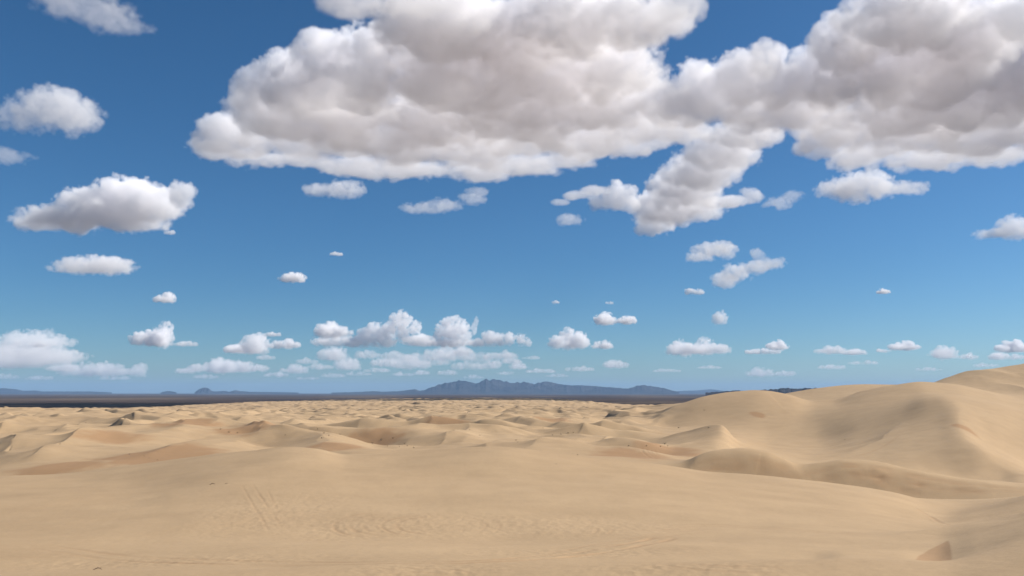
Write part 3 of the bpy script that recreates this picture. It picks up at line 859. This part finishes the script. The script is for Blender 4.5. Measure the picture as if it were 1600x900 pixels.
ONES = ['', 'first', 'second', 'third', 'fourth', 'fifth', 'sixth', 'seventh', 'eighth', 'ninth']
TENS = {2: ('twenty', 'twentieth'), 3: ('thirty', 'thirtieth'), 4: ('forty', 'fortieth'), 5: ('fifty', 'fiftieth'), 6: ('sixty', 'sixtieth'), 7: ('seventy', 'seventieth')}
W = ['first', 'second', 'third', 'fourth', 'fifth', 'sixth', 'seventh', 'eighth', 'ninth', 'tenth', 'eleventh', 'twelfth', 'thirteenth', 'fourteenth', 'fifteenth', 'sixteenth', 'seventeenth', 'eighteenth', 'nineteenth', 'twentieth']
P = [ # px, base py, half width, height, thinness
 (258,469,14,10,1),(458,437,20,10,1),(525,398,11,4,.5),(868,473,7,4,.5),(953,474,6,3,.4),(1084,458,18,7,.9),(1380,457,10,5,.8),
 (1125,502,13,14,.7),(946,503,19,11,1.2),(979,503,12,8,1),(888,538,32,18,1.2),(940,542,20,8,.8),(1070,549,36,15,1),(1105,548,32,17,.9),
 (1215,543,17,9,1),(1192,551,28,6,.6),(1200,585,40,9,.6),(1300,550,26,8,.5),(1335,552,20,6,.5),(1412,544,24,8,1),(1475,556,22,11,.8),(1580,546,26,9,.9),(1572,559,26,8,.7),(1512,559,14,6,.5),(1380,549,12,4,.4),
 (232,534,30,14,1.2),(254,532,16,22,1.2),(288,539,20,6,.4),(265,365,8,5,.4),
 (378,548,34,10,.9),(402,544,20,22,1),(425,524,16,5,.6),(440,541,28,9,.8),(360,577,60,13,.8),(290,581,18,6,.5),
 (518,522,30,14,1.1),
 (520,558,24,14,.8),(545,573,22,14,.7),(600,569,20,9,.5),(640,572,34,12,.6),(700,558,44,14,.6),(735,574,28,9,.5),(770,572,14,12,.6),(782,558,26,9,.5),
 (100,577,26,8,.5),(150,583,60,12,.5),(217,583,12,14,.7),
 (415,560,16,6,.35),(480,566,18,6,.35),(500,575,22,6,.3),(575,557,24,9,.4),(618,559,22,10,.45),(655,562,30,12,.4),(680,568,24,8,.35),(725,552,16,9,.5),(748,562,24,10,.35),(800,566,18,6,.35),(812,574,16,7,.4),(830,560,14,5,.3),(590,580,20,5,.3),(630,586,18,4,.3),(700,584,18,5,.3),(740,590,16,4,.3),(520,588,20,4,.25),(480,592,18,3,.2),(870,588,18,4,.25),(180,592,24,4,.2),(60,592,24,4,.2),(320,590,22,4,.2),(1350,568,24,4,.25),(1540,572,20,4,.25),(60,540,16,6,.5),(10,590,20,5,.2),
 (962,572,22,9,.6),(905,578,22,5,.4),(845,581,26,5,.4),(790,584,14,6,.4),(660,584,16,5,.4),(560,585,20,5,.4),(460,580,22,8,.5),(430,587,20,5,.4),(1040,580,24,4,.3),(1110,575,20,4,.3),(1450,578,20,4,.3),(1300,575,24,4,.3),
]
P.sort()
zones = {}
for q in P:
    zn = ('high in the open blue' if q[1] < 480 else 'in the row level with the towers' if q[1] < 553 else 'in the lowest, haziest row')
    zones.setdefault(zn, []).append(q)
for zn, qs in zones.items():
    while len(W) < len(qs):
        q = len(W) + 1
        W.append(TENS[q // 10][1] if q % 10 == 0 else TENS[q // 10][0] + '-' + ONES[q % 10])
    for i, (px, py, rx, ry, t) in enumerate(qs):
        x, y, z = ray(px, py)
        m = (1500 - CAMZ) / z * y / F
        look = 'thin flat' if rx > 3.2 * ry else 'faint little' if t < .6 else 'rounded white' if rx < 1.6 * ry else 'small white'
        k = i + 1
        side = '%s from the left' % W[i] if i < len(qs) / 2 else '%s from the right' % W[len(qs) - 1 - i]
        puff(px, py, rx, ry, sigma=(1.4 if py > 553 else 2.0) * t / (ry * m), label='%s cumulus puff %s, %s' % (look, zn, side))
# ------------------------------------------------------------------ small things on the sand
def twig_mesh(name, r, n_stems, height, spread, leaves, mat, mat2):
    """a low desert shrub: thin crooked stems from one root with small leaf faces along them"""
    V, Fc, M = [], [], []
    for _ in range(n_stems):
        a = r.uniform(0, 2 * math.pi); lean = r.uniform(0.1, 1.0) * spread
        p = np.array([0.0, 0.0, -0.06 * height]); d = np.array([math.cos(a) * lean, math.sin(a) * lean, height]) / 5
        rad = 0.018 * height
        ring = None
        for k in range(6):
            u = np.array([-math.sin(a), math.cos(a), 0]); w = np.array([math.cos(a), math.sin(a), 0.0])
            b = len(V)
            for q in range(3):
                V.append(p + (u * math.cos(q * 2.094) + w * math.sin(q * 2.094)) * rad * (1 - k / 7))
            if ring is not None:
                for q in range(3):
                    Fc.append((ring + q, ring + (q + 1) % 3, b + (q + 1) % 3, b + q)); M.append(0)
            ring = b
            if k > 0:
                for _l in range(leaves):
                    c = p + r.normal(0, 0.09, 3) * height
                    if c[2] < 0.02: c[2] = 0.02
                    e1 = r.normal(0, 1, 3); e1 /= np.linalg.norm(e1); e2 = np.cross(e1, r.normal(0, 1, 3)); e2 /= np.linalg.norm(e2)
                    s = r.uniform(0.03, 0.06) * height
                    b2 = len(V); V.extend([c - e1 * s, c + e2 * s * .5, c + e1 * s, c - e2 * s * .5])
                    Fc.append((b2, b2 + 1, b2 + 2, b2 + 3)); M.append(1)
            d = d + r.normal(0, 0.12, 3) * height / 5
            p = p + d
    me = bpy.data.meshes.new(name)
    me.from_pydata([tuple(v) for v in V], [], Fc)
    me.materials.append(mat); me.materials.append(mat2)
    me.polygons.foreach_set('material_index', M)
    me.update()
    return me

def plain_mat(name, a, b_, scale):
    m, n, b = new_mat(name)
    g = n.nodes.new('ShaderNodeNewGeometry')
    t = noise_node(n, scale, 4, 0.6, g.outputs['Position'])
    r = ramp_node(n, t.outputs['Fac'], [(0.35, a), (0.65, b_)])
    n.links.new(r.outputs['Color'], b.inputs['Base Color'])
    b.inputs['Roughness'].default_value = 0.9
    return m
bark = plain_mat('dry_stem', (0.10, 0.065, 0.04), (0.19, 0.13, 0.08), 9)
leaf = plain_mat('shrub_leaf', (0.045, 0.042, 0.022), (0.09, 0.078, 0.042), 5)
rs = np.random.default_rng(11)
kinds = [twig_mesh('desert_shrub', rs, 13, 1.0, 1.1, 7, bark, leaf) for _ in range(4)]
SHRUBS = [
 ('tiny dark shrub in the hollow just behind the broad foreground dune', 'shrubs in the hollow behind the foreground dune',
  [(587,693,6),(600,688,7),(618,685,6),(636,693,6),(640,697,5),(650,700,5),(628,698,4),(610,697,4)]),
 ('tiny dark shrub on the shaded slip face left of the hollow', 'shrubs on the slip face left of the hollow',
  [(512,677,7),(509,685,6),(503,671,5),(537,679,5),(520,681,5)]),
 ('tiny dark shrub on the open slope between the hollow and the orange floor', 'shrubs on the open slope',
  [(736,672,4),(751,681,4),(806,688,5),(848,669,4),(862,680,4),(875,679,5),(886,677,5),(894,676,4),(808,691,4)]),
 ('tiny dark shrub along the far rim of the orange sand floor', 'shrubs round the orange floor',
  [(978,697,5),(1005,697,6),(1033,694,7),(1038,697,5),(1027,698,5),(900,711,5)]),
 ('tiny dark shrub on the bare flat among the dunes near the left edge', 'shrubs on the left flat',
  [(239,713,4),(216,710,4),(259,719,4),(247,716,3),(228,706,3),(147,661,4)]),
 ('tiny dark shrub in the crowded dunes left of the middle', 'shrubs in the crowded dunes',
  [(367,676,6),(353,671,5),(380,677,6),(453,680,4)]),
]
for lab, grp, pts in SHRUBS:
    for px, py, w in pts:
        x, y, z = locate(px, py)
        o = bpy.data.objects.new('desert_shrub', kinds[rs.integers(4)])
        COL.objects.link(o)
        o.location = (x, y, z - 0.05)
        s = w * y / F / 2.3
        o.scale = (s, s, s * rs.uniform(0.6, 0.9)); o.rotation_euler = (0, 0, rs.uniform(0, 6.28))
        tag(o, lab, 'shrub', grp)
for (px, py, w), lab in (((1101,669,7), 'lone dark shrub on the bright sand behind the sharp crest'), ((1055,669,6), 'dark shrub on the pale slope above the orange floor'),
                         ((1095,641,4), 'small shrub high on the smooth slope below the middle hump'), ((1309,687,4), 'lone shrub in the middle of the wide bright basin'),
                         ((867,725,4), 'lone shrub on the near dune just below its crest')):
    x, y, z = locate(px, py)
    o = bpy.data.objects.new('desert_shrub', kinds[rs.integers(4)]); COL.objects.link(o)
    s = w * y / F / 2.3
    o.location = (x, y, z - 0.05); o.scale = (s, s, s * 0.7); o.rotation_euler = (0, 0, rs.uniform(0, 6.28))
    tag(o, lab, 'shrub', 'lone shrubs')

def stick(px, py, wpx, label):
    """a bent dry branch lying on the sand"""
    x0, y0, z0 = locate(px, py)
    L = wpx * y0 / F
    P = [(-.5, 0, -.02), (-.25, .06, .10), (0, .08, .17), (.25, .02, .13), (.5, -.05, -.02)]
    V, Fc = [], []
    N = 16
    for i in range(N + 1):
        t = i / N * 4; k = min(int(t), 3); f = t - k
        p = np.array(P[k]) * (1 - f) + np.array(P[k + 1]) * f
        rad = 0.045 * (1 - 0.6 * abs(i / N - 0.3)) * (1 + 0.2 * math.sin(i * 2.3))
        for q in range(6):
            V.append((p[0] * L, (p[1] + math.cos(q * 1.047) * rad) * L, (p[2] + math.sin(q * 1.047) * rad) * L))
        if i:
            for q in range(6):
                a = (i - 1) * 6; b = i * 6
                Fc.append((a + q, a + (q + 1) % 6, b + (q + 1) % 6, b + q))
    for sx, sz, ex, ez in ((-.1, .15, .05, .36), (.2, .14, .38, .27)):       # two broken side twigs
        b = len(V)
        for (ax, az, rad) in ((sx, sz, .022), (ex, ez, .008)):
            for q in range(4): V.append((ax * L, (.06 + math.cos(q * 1.57) * rad) * L, (az + math.sin(q * 1.57) * rad) * L))
        for q in range(4): Fc.append((b + q, b + (q + 1) % 4, b + 4 + (q + 1) % 4, b + 4 + q))
    me = bpy.data.meshes.new('dry_branch'); me.from_pydata(V, [], Fc); me.materials.append(bark)
    me.polygons.foreach_set('use_smooth', [True] * len(Fc)); me.update()
    o = bpy.data.objects.new('dry_branch', me); COL.objects.link(o)
    o.location = (x0, y0, z0)
    tag(o, label, 'branch')
stick(178, 890, 14, 'bent dark dry branch half buried in the sand at bottom left')
stick(345, 757, 9, 'larger of two dark bits of dry wood high on the near dune')
stick(366, 756, 5, 'smaller of two dark bits of dry wood high on the near dune')
